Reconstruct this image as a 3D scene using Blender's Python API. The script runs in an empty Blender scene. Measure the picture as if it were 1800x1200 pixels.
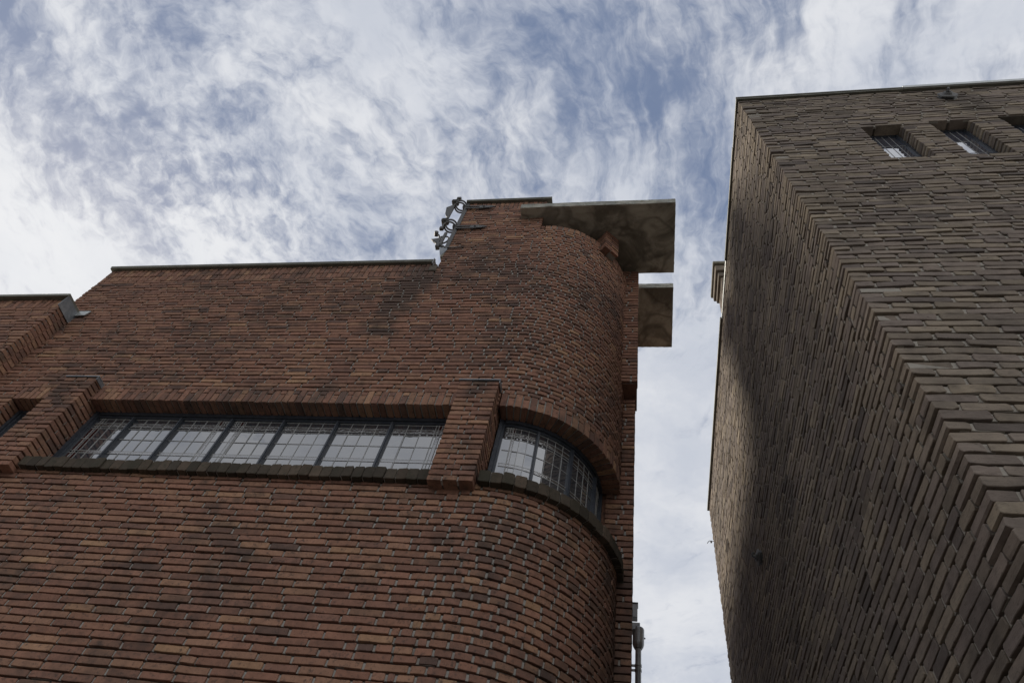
import bpy, bmesh, math, random
import numpy as np
from mathutils import Matrix, Vector
SC = bpy.context.scene
COL = SC.collection
R = math.radians
rng = np.random.default_rng(7)
random.seed(7)
H = 1.6            # eye height: heights below are measured from the eye, builders add H

# ------------------------------------------------------------------ camera
cam = bpy.data.cameras.new('camera')
cam.sensor_width = 36
cam.lens = 25.111
cam.clip_start = 0.05
cam.clip_end = 5000
co = bpy.data.objects.new('camera', cam)
COL.objects.link(co)
CR = np.array([[0.98348952, 0.00122412, -0.18096097],
               [0.10131237, -0.83230303, 0.54498391],
               [0.14994724, 0.55431955, 0.81868532]])      # columns: right, up, forward
mw = Matrix.Identity(4)
for i in range(3):
    mw[i][0], mw[i][1], mw[i][2] = CR[i, 0], CR[i, 1], -CR[i, 2]
mw[2][3] = H
co.matrix_world = mw
SC.camera = co

# ------------------------------------------------------------------ exposure, sun, sky
SC.view_settings.view_transform = 'Standard'
SC.view_settings.look = 'None'
SC.view_settings.exposure = 0.45
SC.view_settings.gamma = 1.0
SUN_EL, SUN_AZ = R(39), R(-65)                 # azimuth from +Y towards +X
sdir = Vector((math.sin(SUN_AZ) * math.cos(SUN_EL), math.cos(SUN_AZ) * math.cos(SUN_EL), math.sin(SUN_EL)))
sl = bpy.data.lights.new('sun', 'SUN')
sl.energy = 2.7
sl.angle = R(24)
sl.color = (1.0, 0.91, 0.77)
so = bpy.data.objects.new('sun', sl)
so.rotation_euler = sdir.to_track_quat('Z', 'Y').to_euler()
so.location = (0, 0, 30)
COL.objects.link(so)


def new_nodes(nt):
    for n in list(nt.nodes):
        nt.nodes.remove(n)

    def N(t, **kw):
        n = nt.nodes.new(t)
        for k, v in kw.items():
            if k.startswith('i_'):
                n.inputs[k[2:].replace('_', ' ')].default_value = v
            else:
                setattr(n, k, v)
        return n

    def L(a, b):
        nt.links.new(a, b)

    def M(op, a, b=None, c=None, clamp=False):
        n = nt.nodes.new('ShaderNodeMath')
        n.operation = op
        n.use_clamp = clamp
        for i, x in enumerate((a, b, c)):
            if x is None:
                continue
            if isinstance(x, (int, float)):
                n.inputs[i].default_value = x
            else:
                nt.links.new(x, n.inputs[i])
        return n.outputs[0]

    def V(op, a, b=None):
        n = nt.nodes.new('ShaderNodeVectorMath')
        n.operation = op
        for i, x in enumerate((a, b)):
            if x is None:
                continue
            if isinstance(x, (tuple, list)):
                n.inputs[i].default_value = x
            elif isinstance(x, (int, float)):
                n.inputs['Scale'].default_value = x
            else:
                nt.links.new(x, n.inputs[i])
        return n.outputs['Value'] if op in ('DOT_PRODUCT', 'LENGTH', 'DISTANCE') else n.outputs['Vector']

    def MIX(f, a, b, mode='MIX'):
        n = nt.nodes.new('ShaderNodeMix')
        n.data_type = 'RGBA'
        n.blend_type = mode
        for s, x in ((n.inputs[0], f), (n.inputs[6], a), (n.inputs[7], b)):
            if isinstance(x, (int, float)):
                s.default_value = x
            elif isinstance(x, tuple):
                s.default_value = (*x, 1) if len(x) == 3 else x
            else:
                nt.links.new(x, s)
        return n.outputs[2]

    def NOISE(vec, scale, detail=4, rough=.55, dist=0.0, out='Fac'):
        n = nt.nodes.new('ShaderNodeTexNoise')
        n.inputs['Scale'].default_value = scale
        n.inputs['Detail'].default_value = detail
        n.inputs['Roughness'].default_value = rough
        n.inputs['Distortion'].default_value = dist
        if vec is not None:
            nt.links.new(vec, n.inputs['Vector'])
        return n.outputs[out]

    def SM(x, a, b, lo=0.0, hi=1.0):
        n = nt.nodes.new('ShaderNodeMapRange')
        n.interpolation_type = 'SMOOTHSTEP'
        for i, v in enumerate((a, b, lo, hi)):
            n.inputs[i + 1].default_value = v
        nt.links.new(x, n.inputs[0])
        return n.outputs[0]
    return N, L, M, V, MIX, NOISE, SM


W = bpy.data.worlds.new('World')
SC.world = W
W.use_nodes = True
N, L, M, V, MIX, NOISE, SM = new_nodes(W.node_tree)
sky = N('ShaderNodeTexSky', sky_type='NISHITA', sun_disc=False, sun_elevation=SUN_EL, sun_rotation=SUN_AZ,
        air_density=1.0, dust_density=1.5, ozone_density=1.5)
SKY_K = 0.05
BLOBS = ((-.07, .20, .20, -.055), (-.01, .30, .13, -.045), (.10, .40, .14, -.065), (.07, .19, .20, -.04), (-.93, .14, .18, -.10), (-.66, .12, .12, -.07),
         (-.80, .28, .16, -.08), (-.50, .38, .18, -.06), (-.90, .38, .12, -.06), (-.23, .34, .14, -.06), (.44, .16, .26, .13), (-.34, .20, .20, .03),
         (-1.10, .48, .30, .12), (.22, .28, .16, .05))
tc = N('ShaderNodeTexCoord')
dirv = V('NORMALIZE', tc.outputs['Generated'])
sep = N('ShaderNodeSeparateXYZ')
L(dirv, sep.inputs[0])
zc = M('MAXIMUM', sep.outputs[2], 0.12)
px, py = M('DIVIDE', sep.outputs[0], zc), M('DIVIDE', sep.outputs[1], zc)
cmb = N('ShaderNodeCombineXYZ')
L(px, cmb.inputs[0])
L(py, cmb.inputs[1])
P = cmb.outputs[0]                                       # place on the cloud layer overhead
w1 = V('SCALE', V('SUBTRACT', NOISE(P, 1.8, 2, .5, out='Color'), (.5, .5, .5)), .16)
w2 = V('SCALE', V('SUBTRACT', NOISE(P, 9.0, 3, .6, out='Color'), (.5, .5, .5)), .07)
w3 = V('SCALE', V('SUBTRACT', NOISE(P, 34.0, 2, .6, out='Color'), (.5, .5, .5)), .013)
PW = V('ADD', V('ADD', V('ADD', P, w1), w2), w3)
# cloud streets bend in wide arcs: ripple noise laid along circles round a point of the layer
rel = V('SUBTRACT', PW, (-.64, .46, 0))
sr = N('ShaderNodeSeparateXYZ')
L(rel, sr.inputs[0])
rad = V('LENGTH', rel)
ang = M('ARCTAN2', sr.outputs[1], sr.outputs[0])
ang = M('ABSOLUTE', ang)
arc = N('ShaderNodeCombineXYZ')
L(M('MULTIPLY', rad, 9.0), arc.inputs[0])
L(M('MULTIPLY', ang, 1.7), arc.inputs[1])
streak = NOISE(arc.outputs[0], 1.5, 6, .6)
arc2 = N('ShaderNodeCombineXYZ')
L(M('MULTIPLY', rad, 34.0), arc2.inputs[0])
L(M('MULTIPLY', ang, 7.0), arc2.inputs[1])
ripple = NOISE(arc2.outputs[0], 1.3, 4, .6)
big = NOISE(PW, 2.1, 3, .5)
mid = NOISE(PW, 9.0, 6, .6)
fine = NOISE(V('ADD', PW, (3.1, 1.7, 0)), 34, 5, .62)


def blob(cx, cy, r, soft=1.0):
    d = V('DISTANCE', PW, (cx, cy, 0))
    return SM(d, 0.0, r, 1.0, 0.0)


calm = SM(rad, .10, .30)                                  # no ripples at the hub of the arcs
hub = M('SUBTRACT', 1.0, calm)
streak = M('ADD', M('MULTIPLY', streak, calm), M('MULTIPLY', mid, hub))
ripple = M('ADD', M('MULTIPLY', ripple, calm), M('MULTIPLY', fine, hub))
dens = M('MULTIPLY_ADD', streak, .37, M('MULTIPLY', big, .14))
dens = M('MULTIPLY_ADD', mid, .26, dens)
dens = M('MULTIPLY_ADD', ripple, .22, dens)
dens = M('MULTIPLY_ADD', fine, .15, dens)
# thicker cloud low towards the street end and around the sun, thinner overhead
dens = M('ADD', dens, SM(py, .40, .85, 0.0, .10))
dens = M('ADD', dens, SM(py, .0, -.6, 0.0, .08))
for cx, cy, r, a in BLOBS:
    dens = M('MULTIPLY_ADD', blob(cx, cy, r), a, dens)
cov = SM(dens, .42, .665)
shade = NOISE(V('ADD', PW, (9, 4, 0)), 4.0, 6, .6)
toward = V('DOT_PRODUCT', dirv, tuple(sdir))
glow = M('POWER', M('MAXIMUM', toward, 0.0), 22.0)
ccol = MIX(SM(shade, .32, .68), (.43, .455, .51), (.57, .58, .605))
# clouds opposite the sun, out of view, brightened to lift the wall light
ccol = MIX(SM(toward, .2, -.7, 0.0, .9), ccol, (1.55, 1.53, 1.48))
ccol = MIX(M('MULTIPLY', glow, .65, clamp=True), ccol, (.70, .70, .70))
skyc = V('SCALE', sky.outputs[0], SKY_K)
bluec = MIX(.72, V('SCALE', skyc, .7), (.085, .138, .265))
allc = MIX(M('MULTIPLY_ADD', cov, .82, .14), bluec, ccol)
allc = MIX(SM(sep.outputs[2], .02, .40), (.31, .32, .34), allc)      # low sky dimmed, standing in for unseen buildings that would block it
bg = N('ShaderNodeBackground')
bg.inputs['Strength'].default_value = 1.0
L(allc, bg.inputs['Color'])
wo = N('ShaderNodeOutputWorld')
L(bg.outputs[0], wo.inputs['Surface'])


# ------------------------------------------------------------------ materials
def mat(name):
    m = bpy.data.materials.new(name)
    m.use_nodes = True
    ns = new_nodes(m.node_tree)
    N, L = ns[0], ns[1]
    b = N('ShaderNodeBsdfPrincipled')
    o = N('ShaderNodeOutputMaterial')
    L(b.outputs[0], o.inputs[0])
    return (m, b) + ns


def bump(N, L, b, h, strength, dist):
    bn = N('ShaderNodeBump')
    bn.inputs['Strength'].default_value = strength
    bn.inputs['Distance'].default_value = dist
    L(h, bn.inputs['Height'])
    L(bn.outputs[0], b.inputs['Normal'])


def brick_mat(name, stops, soot_lo, soot_hi, soot_col, soot_amt, val=(.72, 1.25), grain=(1, 1, 1), pale=0.0, stains=(), mott=.75):
    m, b, N, L, M, V, MIX, NOISE, SM = mat(name)
    at = N('ShaderNodeAttribute', attribute_name='rnd')
    sp = N('ShaderNodeSeparateColor')
    L(at.outputs['Color'], sp.inputs[0])
    ramp = N('ShaderNodeValToRGB')
    cr = ramp.color_ramp
    while len(cr.elements) < len(stops):
        cr.elements.new(.5)
    for e, (p, c) in zip(cr.elements, stops):
        e.position = p
        e.color = (*c, 1)
    L(sp.outputs[0], ramp.inputs[0])
    tc = N('ShaderNodeTexCoord')
    ob = tc.outputs['Object']
    vg = V('MULTIPLY', ob, grain)
    off = V('ADD', vg, V('SCALE', at.outputs['Color'], 40.0))       # every brick has its own grain
    n1 = NOISE(off, 22, 5, .65)
    n2 = NOISE(off, 95, 3, .6)
    n3 = NOISE(off, 34, 4, .7)
    c = MIX(1.0, ramp.outputs[0], MIX(sp.outputs[1], (val[0],) * 3, (val[1],) * 3), 'MULTIPLY')
    c = MIX(1.0, c, MIX(n1, (.62, .60, .58), (1.38, 1.36, 1.34)), 'MULTIPLY')
    c = MIX(SM(n2, .60, .74), c, V('SCALE', c, .45))                 # pits
    c = MIX(M('MULTIPLY', SM(n3, .52, .70), mott), c, soot_col)      # dark burnt spots
    # soot and damp in blotches over many bricks
    big = NOISE(ob, 1.0, 5, .62)
    med = NOISE(ob, 7.0, 4, .6)
    s = M('MULTIPLY_ADD', med, .5, M('MULTIPLY', big, .75))
    s = M('ADD', s, M('MULTIPLY', M('SUBTRACT', sp.outputs[2], .5), .14))
    for (x, y, z, r, a) in stains:
        dd = V('LENGTH', V('MULTIPLY', V('SUBTRACT', ob, (x, y, z)), (1, 1, .7)))
        s = M('MULTIPLY_ADD', SM(dd, 0.0, r, 1.0, 0.0), a, s)
    s = M('MULTIPLY', SM(s, soot_lo, soot_hi), soot_amt)
    c = MIX(s, c, soot_col)
    if pale:
        pn = NOISE(V('ADD', ob, (31, 7, 3)), 3.2, 5, .65)
        c = MIX(M('MULTIPLY', SM(pn, .66, .80), pale), c, (.36, .33, .30))
    L(c, b.inputs['Base Color'])
    b.inputs['Roughness'].default_value = .88
    b.inputs['Specular IOR Level'].default_value = .25
    h = M('MULTIPLY_ADD', n1, .7, M('MULTIPLY', n2, .5))
    bump(N, L, b, h, .8, .0035)
    return m


RED = brick_mat('red_brick', [(0, (.130, .084, .068)), (.05, (.212, .116, .086)), (.45, (.265, .138, .095)),
                              (.85, (.275, .156, .105)), (.96, (.31, .178, .114)), (1, (.37, .225, .135))],
                .56, .86, (.062, .047, .040), .80, val=(.89, 1.11), pale=.3,
                stains=((-2.42, 3.6, 8.30, .30, .34), (-2.50, 3.6, 7.85, .34, .32), (-2.55, 3.6, 7.3, .34, .22), (-1.35, 3.5, 6.2, .25, .30)))
GREY = brick_mat('grey_brown_brick', [(0, (.115, .097, .086)), (.10, (.190, .157, .138)), (.36, (.216, .178, .150)),
                                      (.62, (.226, .188, .148)), (.90, (.250, .208, .160)), (1, (.305, .255, .192))],
                 .55, .85, (.080, .066, .056), .70, val=(.84, 1.14), mott=.4, stains=((2.95, 2.2, 8.95, .22, .30), (3.0, 2.2, 8.72, .18, .25)), grain=(.55, .55, 1.6))
MOSSY = brick_mat('mossy_brick', [(0, (.058, .048, .037)), (.5, (.080, .064, .048)), (1, (.110, .082, .060))],
                  .55, .85, (.035, .034, .022), .75)


def mortar_mat(name, ca, cb, dark):
    m, b, N, L, M, V, MIX, NOISE, SM = mat(name)
    ob = N('ShaderNodeTexCoord').outputs['Object']
    n = NOISE(ob, 40, 4, .6)
    c = MIX(n, ca, cb)
    c = MIX(SM(NOISE(ob, 3.0, 5, .6), .52, .72), c, dark)
    L(c, b.inputs['Base Color'])
    b.inputs['Roughness'].default_value = .95
    bump(N, L, b, n, .5, .004)
    return m


MORT = mortar_mat('grey_mortar', (.26, .245, .22), (.38, .36, .325), (.17, .155, .135))
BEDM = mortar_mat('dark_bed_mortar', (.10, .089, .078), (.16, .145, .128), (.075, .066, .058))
MORT2 = mortar_mat('pale_mortar', (.25, .225, .19), (.38, .35, .30), (.15, .13, .11))


def concrete_mat():
    m, b, N, L, M, V, MIX, NOISE, SM = mat('weathered_concrete')
    ob = N('ShaderNodeTexCoord').outputs['Object']
    n1 = NOISE(ob, 2.2, 6, .62, .6)
    n2 = NOISE(ob, 9, 6, .7)
    n3 = NOISE(V('ADD', ob, (5, 2, 8)), 1.9, 2, .5, .4)
    c = MIX(SM(n1, .40, .62), (.165, .147, .115), (.42, .385, .315))
    c = MIX(M('MULTIPLY', SM(n2, .5, .7), .55), c, (.22, .19, .145))
    ring = SM(M('ABSOLUTE', M('SUBTRACT', n3, .5)), .0, .04, 1.0, .0)      # tide lines of old damp
    c = MIX(M('MULTIPLY', ring, .5), c, (.09, .076, .058))
    g = N('ShaderNodeNewGeometry')
    sx = N('ShaderNodeSeparateXYZ')
    L(g.outputs['Normal'], sx.inputs[0])
    side = SM(M('ABSOLUTE', sx.outputs[2]), .3, .6, 1.0, 0.0)
    lich = MIX(SM(n2, .42, .60), (.29, .30, .275), (.46, .455, .40))
    lich = MIX(SM(NOISE(ob, 26, 4, .6), .60, .66), lich, (.20, .20, .12))
    c = MIX(side, c, lich)
    L(c, b.inputs['Base Color'])
    b.inputs['Roughness'].default_value = .92
    bump(N, L, b, M('ADD', n2, NOISE(ob, 60, 4, .6)), .5, .006)
    return m


CONC = concrete_mat()


def plain(name, col, col2, rough, metal=0.0, scale=14, bs=.2):
    m, b, N, L, M, V, MIX, NOISE, SM = mat(name)
    ob = N('ShaderNodeTexCoord').outputs['Object']
    n = NOISE(ob, scale, 5, .65)
    L(MIX(SM(n, .35, .68), col, col2), b.inputs['Base Color'])
    L(M('MULTIPLY_ADD', n, .25, rough - .12), b.inputs['Roughness'])
    b.inputs['Metallic'].default_value = metal
    bump(N, L, b, n, bs, .003)
    return m


IRON = plain('dark_wrought_iron', (.065, .064, .062), (.115, .112, .108), .6, .25, 40)
STEEL = plain('painted_window_steel', (.030, .036, .048), (.055, .062, .076), .45, 0, 30)
LEADC = plain('lead_came', (.27, .27, .265), (.37, .37, .36), .6, 0, 60)
LEADS = plain('lead_sheet', (.17, .185, .20), (.28, .29, .30), .5, .55, 9)
COPE = plain('coping_metal', (.12, .118, .095), (.19, .185, .15), .55, .3, 6)
ALU = plain('pale_coping_metal', (.36, .38, .37), (.50, .51, .50), .42, .5, 8)
ZINC = plain('zinc', (.24, .26, .28), (.34, .36, .37), .45, .6, 10)
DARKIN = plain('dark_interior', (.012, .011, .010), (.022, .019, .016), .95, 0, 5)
REDGL = plain('dark_red_glass', (.030, .006, .006), (.045, .010, .008), .12, 0, 5, 0.0)
STONE = plain('mossy_stone', (.16, .145, .11), (.26, .24, .19), .9, 0, 20, .5)
DARKST = plain('dark_stone', (.085, .070, .055), (.13, .11, .085), .9, 0, 16, .4)
ASPH = plain('paving', (.075, .073, .070), (.12, .115, .11), .9, 0, 1.3)


def glass_mat(name, refl, rough, bstr, bscale, bdist, base=(.030, .032, .034)):
    m, b, N, L, M, V, MIX, NOISE, SM = mat(name)
    ob = N('ShaderNodeTexCoord').outputs['Object']
    b.inputs['Base Color'].default_value = (*base, 1)
    b.inputs['Roughness'].default_value = rough
    b.inputs['IOR'].default_value = refl
    bump(N, L, b, NOISE(ob, bscale, 3, .5), bstr, bdist)
    return m


GLASS = glass_mat('old_window_glass', 3.3, .03, .15, 3.0, .010, (.045, .050, .060))
GLASS2 = glass_mat('bluish_window_glass', 7.0, .03, .1, 3.0, .010, (.06, .075, .11))
RIPPLE = glass_mat('rippled_glass', 3.2, .12, .8, 70, .004, (.06, .055, .052))


# ------------------------------------------------------------------ mesh builder
class MB:
    def __init__(s):
        s.v, s.nv, s.groups, s.mats = [], 0, [], []

    def mi(s, m):
        if m not in s.mats:
            s.mats.append(m)
        return s.mats.index(m)

    def add(s, verts, faces, m, rnd=None):
        verts = np.asarray(verts, float).reshape(-1, 3)
        faces = np.asarray(faces, int)
        if rnd is None:
            rnd = np.repeat(rng.random((1, 3)), len(faces), 0)
        s.v.append(verts)
        s.groups.append((faces + s.nv, s.mi(m), rnd))
        s.nv += len(verts)

    def grid(s, p00, p10, p11, p01, m):
        s.add([p00, p10, p11, p01], [[0, 1, 2, 3]], m)

    def box(s, a, b, m, ch=0.0):
        (x0, y0, z0), (x1, y1, z1) = np.minimum(a, b), np.maximum(a, b)
        ch = min(ch, (x1 - x0) * .45, (y1 - y0) * .45, (z1 - z0) * .45)
        if ch <= 0:
            vs = [(x, y, z) for z in (z0, z1) for y in (y0, y1) for x in (x0, x1)]
            fs = [[0, 2, 3, 1], [4, 5, 7, 6], [0, 1, 5, 4], [2, 6, 7, 3], [0, 4, 6, 2], [1, 3, 7, 5]]
            s.add(vs, fs, m)
            return
        bm = bmesh.new()
        bmesh.ops.create_cube(bm, size=1)
        for v in bm.verts:
            v.co = Vector((x0 + (v.co.x + .5) * (x1 - x0), y0 + (v.co.y + .5) * (y1 - y0), z0 + (v.co.z + .5) * (z1 - z0)))
        bmesh.ops.bevel(bm, geom=list(bm.edges), offset=ch, segments=2, affect='EDGES', profile=.5)
        s.bm(bm, m)

    def bm(s, bm, m):
        bm.verts.index_update()
        vs = [v.co[:] for v in bm.verts]
        by = {}
        for f in bm.faces:
            by.setdefault(len(f.verts), []).append([v.index for v in f.verts])
        base = s.nv
        s.v.append(np.array(vs, float))
        r = rng.random((1, 3))
        for k, fs in by.items():
            s.groups.append((np.array(fs) + base, s.mi(m), np.repeat(r, len(fs), 0)))
        s.nv += len(vs)
        bm.free()

    def pbox(s, f, u0, u1, v0, v1, d0, d1, m, nu=1):
        """a box in wall coordinates (along, up, out), bent with the wall"""
        us = np.linspace(u0, u1, nu + 1)
        q = []
        for u in us:
            q += [(u, v0, d0), (u, v0, d1), (u, v1, d1), (u, v1, d0)]
        q = np.array(q)
        vs = f(q[:, 0], q[:, 1], q[:, 2])
        fs = []
        for i in range(nu):
            a, b = 4 * i, 4 * i + 4
            for k in range(4):
                k2 = (k + 1) % 4
                fs.append([a + k, a + k2, b + k2, b + k])
        fs.append([3, 2, 1, 0])
        fs.append([4 * nu, 4 * nu + 1, 4 * nu + 2, 4 * nu + 3])
        s.add(vs, np.array(fs)[:, ::-1], m)

    def tube(s, pts, r, m, n=8, closed=False):
        pts = [Vector(p) for p in pts]
        rings = []
        K = len(pts)
        prev = None
        for i, p in enumerate(pts):
            if closed:
                t = pts[(i + 1) % K] - pts[i - 1]
            else:
                t = pts[min(i + 1, K - 1)] - pts[max(i - 1, 0)]
            t.normalize()
            if prev is None:
                a = t.orthogonal().normalized()
            else:
                a = (prev - t * prev.dot(t)).normalized()
            prev = a
            b = t.cross(a)
            rr = r[i] if isinstance(r, (list, tuple)) else r
            rings += [p + (a * math.cos(2 * math.pi * k / n) + b * math.sin(2 * math.pi * k / n)) * rr for k in range(n)]
        fs = []
        for i in range(K if closed else K - 1):
            a, b = i * n, ((i + 1) % K) * n
            for k in range(n):
                fs.append([a + k, a + (k + 1) % n, b + (k + 1) % n, b + k])
        base = s.nv
        s.add([q[:] for q in rings], fs, m)
        if not closed:
            s.groups.append((np.array([list(range(n))[::-1]]) + base, s.mi(m), rng.random((1, 3))))
            s.groups.append((np.array([[(K - 1) * n + k for k in range(n)]]) + base, s.mi(m), rng.random((1, 3))))

    def prism(s, poly, y0, y1, m):
        """a plate cut to an outline (x, z), with thickness along y"""
        bm = bmesh.new()
        vs = [bm.verts.new((x, y0, z)) for x, z in poly]
        f = bm.faces.new(vs)
        e = bmesh.ops.extrude_face_region(bm, geom=[f])
        bmesh.ops.translate(bm, vec=(0, y1 - y0, 0), verts=[v for v in e['geom'] if isinstance(v, bmesh.types.BMVert)])
        bmesh.ops.recalc_face_normals(bm, faces=bm.faces[:])
        s.bm(bm, m)

    def bricks(s, f, B, m, chamfer=.0035, jit=.0011, djit=.0019, tilt=.0011, inset=.002, rnd=None):
        """B: rows of (u0, u1, v0, v1, depth, proud); each brick a slightly worn block with bevelled arrises"""
        B = np.asarray(B, float)
        n = len(B)
        if n == 0:
            return
        uc, vc = (B[:, 0] + B[:, 1]) / 2, (B[:, 2] + B[:, 3]) / 2
        hw, hh = (B[:, 1] - B[:, 0]) / 2, (B[:, 3] - B[:, 2]) / 2
        c = np.minimum(chamfer, .35 * np.minimum(hw, hh))
        one = np.ones(n)
        X = np.stack([-hw + c, -hw / 3, hw / 3, hw - c, hw, hw, hw - c, hw / 3, -hw / 3, -hw + c, -hw, -hw], 1)
        Y = np.stack([-hh, -hh, -hh, -hh, -hh + c, hh - c, hh, hh, hh, hh, hh - c, -hh + c], 1)
        X = X + rng.normal(0, jit, (n, 12))
        Y = Y + rng.normal(0, jit, (n, 12))
        sag = rng.normal(0, jit * .8, (n, 1))                     # hand-made bricks are a little bent and turned
        Y = Y + sag * (1 - (X / np.maximum(hw, 1e-4)[:, None]) ** 2) + rng.normal(0, jit * .7, (n, 1)) * X / np.maximum(hw, 1e-4)[:, None]
        d = B[:, 5] + np.clip(rng.normal(0, djit, n), -2 * djit, 2 * djit)
        tx, ty = rng.normal(0, tilt, n), rng.normal(0, tilt, n)
        D = d[:, None] + tx[:, None] * X / np.maximum(hw, 1e-4)[:, None] + ty[:, None] * Y / np.maximum(hh, 1e-4)[:, None]
        ins_x = X * (1 - inset / np.maximum(hw, 1e-4))[:, None]
        ins_y = Y * (1 - inset / np.maximum(hh, 1e-4))[:, None]
        back = np.broadcast_to(-B[:, 4][:, None], (n, 12))
        U = np.stack([X, X, ins_x], 1) + uc[:, None, None]
        Vv = np.stack([Y, Y, ins_y], 1) + vc[:, None, None]
        DD = np.stack([back, D - .0016 - .25 * (inset - .002), D + rng.normal(0, .0006, (n, 12))], 1)
        vs = f(U.ravel(), Vv.ravel(), DD.ravel())
        k = np.arange(12)
        k2 = (k + 1) % 12
        q = np.concatenate([np.stack([k, k2, 12 + k2, 12 + k], 1), np.stack([12 + k, 12 + k2, 24 + k2, 24 + k], 1)])
        base = (np.arange(n) * 36)[:, None, None]
        Q = (q[None] + base).reshape(-1, 4)
        F = (24 + k)[None, :] + base[:, 0]
        rr = rng.random((n, 3)) if rnd is None else rnd
        off = s.nv
        s.v.append(vs)
        s.groups.append((Q + off, s.mi(m), np.repeat(rr, 24, 0)))
        s.groups.append((F + off, s.mi(m), rr))
        s.nv += len(vs)

    def build(s, name, parent=None, smooth=False):
        me = bpy.data.meshes.new(name)
        v = np.concatenate(s.v).copy()
        v[:, 2] += H
        loops = np.concatenate([g[0].ravel() for g in s.groups])
        sizes = np.concatenate([np.full(len(g[0]), g[0].shape[1]) for g in s.groups])
        mi = np.concatenate([np.full(len(g[0]), g[1]) for g in s.groups])
        rn = np.concatenate([g[2] for g in s.groups])
        me.vertices.add(len(v))
        me.vertices.foreach_set('co', v.ravel())
        me.loops.add(len(loops))
        me.loops.foreach_set('vertex_index', loops.astype(np.int32))
        me.polygons.add(len(sizes))
        st = np.zeros(len(sizes), np.int32)
        st[1:] = np.cumsum(sizes)[:-1]
        me.polygons.foreach_set('loop_start', st)
        me.polygons.foreach_set('material_index', mi.astype(np.int32))
        me.polygons.foreach_set('use_smooth', np.full(len(sizes), smooth))
        for m in s.mats:
            me.materials.append(m)
        me.update(calc_edges=True)
        a = me.attributes.new('rnd', 'FLOAT_COLOR', 'FACE')
        a.data.foreach_set('color', np.concatenate([rn, np.ones((len(rn), 1))], 1).astype(np.float32).ravel())
        me.validate()
        o = bpy.data.objects.new(name, me)
        COL.objects.link(o)
        if parent is not None:
            o.parent = parent
            w = Vector((0, 0, 0))
            p = parent
            while p is not None:
                w += Vector(p.location)
                p = p.parent
            o.location = -w
        return o


def thing(name, label, cat, loc, group=None):
    o = bpy.data.objects.new(name, None)
    COL.objects.link(o)
    o.location = loc
    o.empty_display_size = .2
    o['label'] = label
    o['category'] = cat
    if group:
        o['group'] = group
    return o


def tag(o, label, cat, group=None):
    o['label'] = label
    o['category'] = cat
    if group:
        o['group'] = group


# wall coordinates (along, up, out) -> place
def face_front(y):
    return lambda u, v, d: np.stack([u, y - d + 0 * u, v], 1)


def face_right(x):                       # a face that looks towards +X
    return lambda u, v, d: np.stack([x + d + 0 * u, u, v], 1)


def face_left(x):                        # looks towards -X, runs from far to near
    return lambda u, v, d: np.stack([x - d + 0 * u, -u, v], 1)


CX, CY, CRAD = -1.17, 4.57, .97


def face_curve(u, v, d):
    th = np.maximum(u, 0) / CRAD
    return np.stack([CX + np.minimum(u, 0) + (CRAD + d) * np.sin(th), CY - (CRAD + d) * np.cos(th), v + 0 * u], 1)


def fill(u0, u1, Ln, J, off, hp=0.0, lj=.006):
    """one course between u0 and u1: list of (a, b)"""
    out = []
    a = u0 - (off % (Ln + J))
    while a < u1 - 1e-6:
        ln = Ln + random.gauss(0, lj)
        if random.random() < hp:
            ln = (Ln - J) / 2
        b = a + ln
        aa, bb = max(a, u0), min(b, u1)
        if bb - aa > .035:
            out.append([aa, bb])
        elif out and bb > aa:
            out[-1][1] = bb
        a = b + J
    if out:
        if u1 - out[-1][1] < .062:
            out[-1][1] = u1
        if out[0][0] - u0 < .062:
            out[0][0] = u0
    return out


def courses(mb, f, ivals, v0, v1, pitch, Ln, J, BJ, brick, mort, depth=.03, hp=.05, start=0, shift=.5,
            head_d=-.0100, back_d=-.026, nu=1, endcut=None, wob=0.0, **kw):
    """a run of courses over the given intervals, with raked bed joints and pointed head joints"""
    n = max(1, round((v1 - v0) / pitch))
    p = (v1 - v0) / n
    B = []
    for (a, b) in ivals:
        k = max(1, int(math.ceil((b - a) / .07))) if nu > 1 else 1
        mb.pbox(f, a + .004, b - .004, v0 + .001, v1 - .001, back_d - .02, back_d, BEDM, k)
    for i in range(n):
        va, vb = v0 + i * p + BJ / 2, v0 + (i + 1) * p - BJ / 2
        j = i + start
        off = (j * shift + random.uniform(-.07, .07) + (.25 if (j // 2) % 2 else 0)) * (Ln + J)
        for (a, b) in ivals:
            a2, b2 = a, b
            if endcut:
                a2, b2 = endcut(j, a, b)
            k = max(1, int(math.ceil((b2 - a2) / .07))) if nu > 1 else 1
            ea = -.010 if a2 != a else .006
            eb = -.006 if b2 != b else .006
            mb.pbox(f, a2 + ea, b2 - eb, va + .003, vb - .003, back_d, head_d, mort, k)
            for (x, y) in fill(a2, b2, Ln, J, off, hp):
                w = max(-.003, min(.003, random.gauss(0, .0012)))
                B.append((x, y, va + w, vb + w, depth, 0.0))
    mb.bricks(f, B, brick, **kw)


def band(mb, f, u0, u1, v0, v1, w, J, split, brick, mort, depth=.15, nu=1, proud=0.0, back_d=-.012, alt=True, **kw):
    """bricks on end; every second one is a long and a short piece"""
    n = max(1, round((u1 - u0) / (w + J)))
    p = (u1 - u0) / n
    k = n if nu > 1 else 1
    mb.pbox(f, u0 + .004, u1 - .004, v0 + .010, v1 - .001, -depth + .01, back_d, mort, k)
    B = []
    for i in range(n):
        a, b = u0 + i * p + J / 2, u0 + (i + 1) * p - J / 2
        if split and (i % 2 if alt else 1):
            B.append((a, b, v0, v0 + split, depth, proud))
            B.append((a, b, v0 + split + J, v1, depth, proud))
        else:
            B.append((a, b, v0, v1, depth, proud))
    mb.bricks(f, B, brick, **kw)


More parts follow.
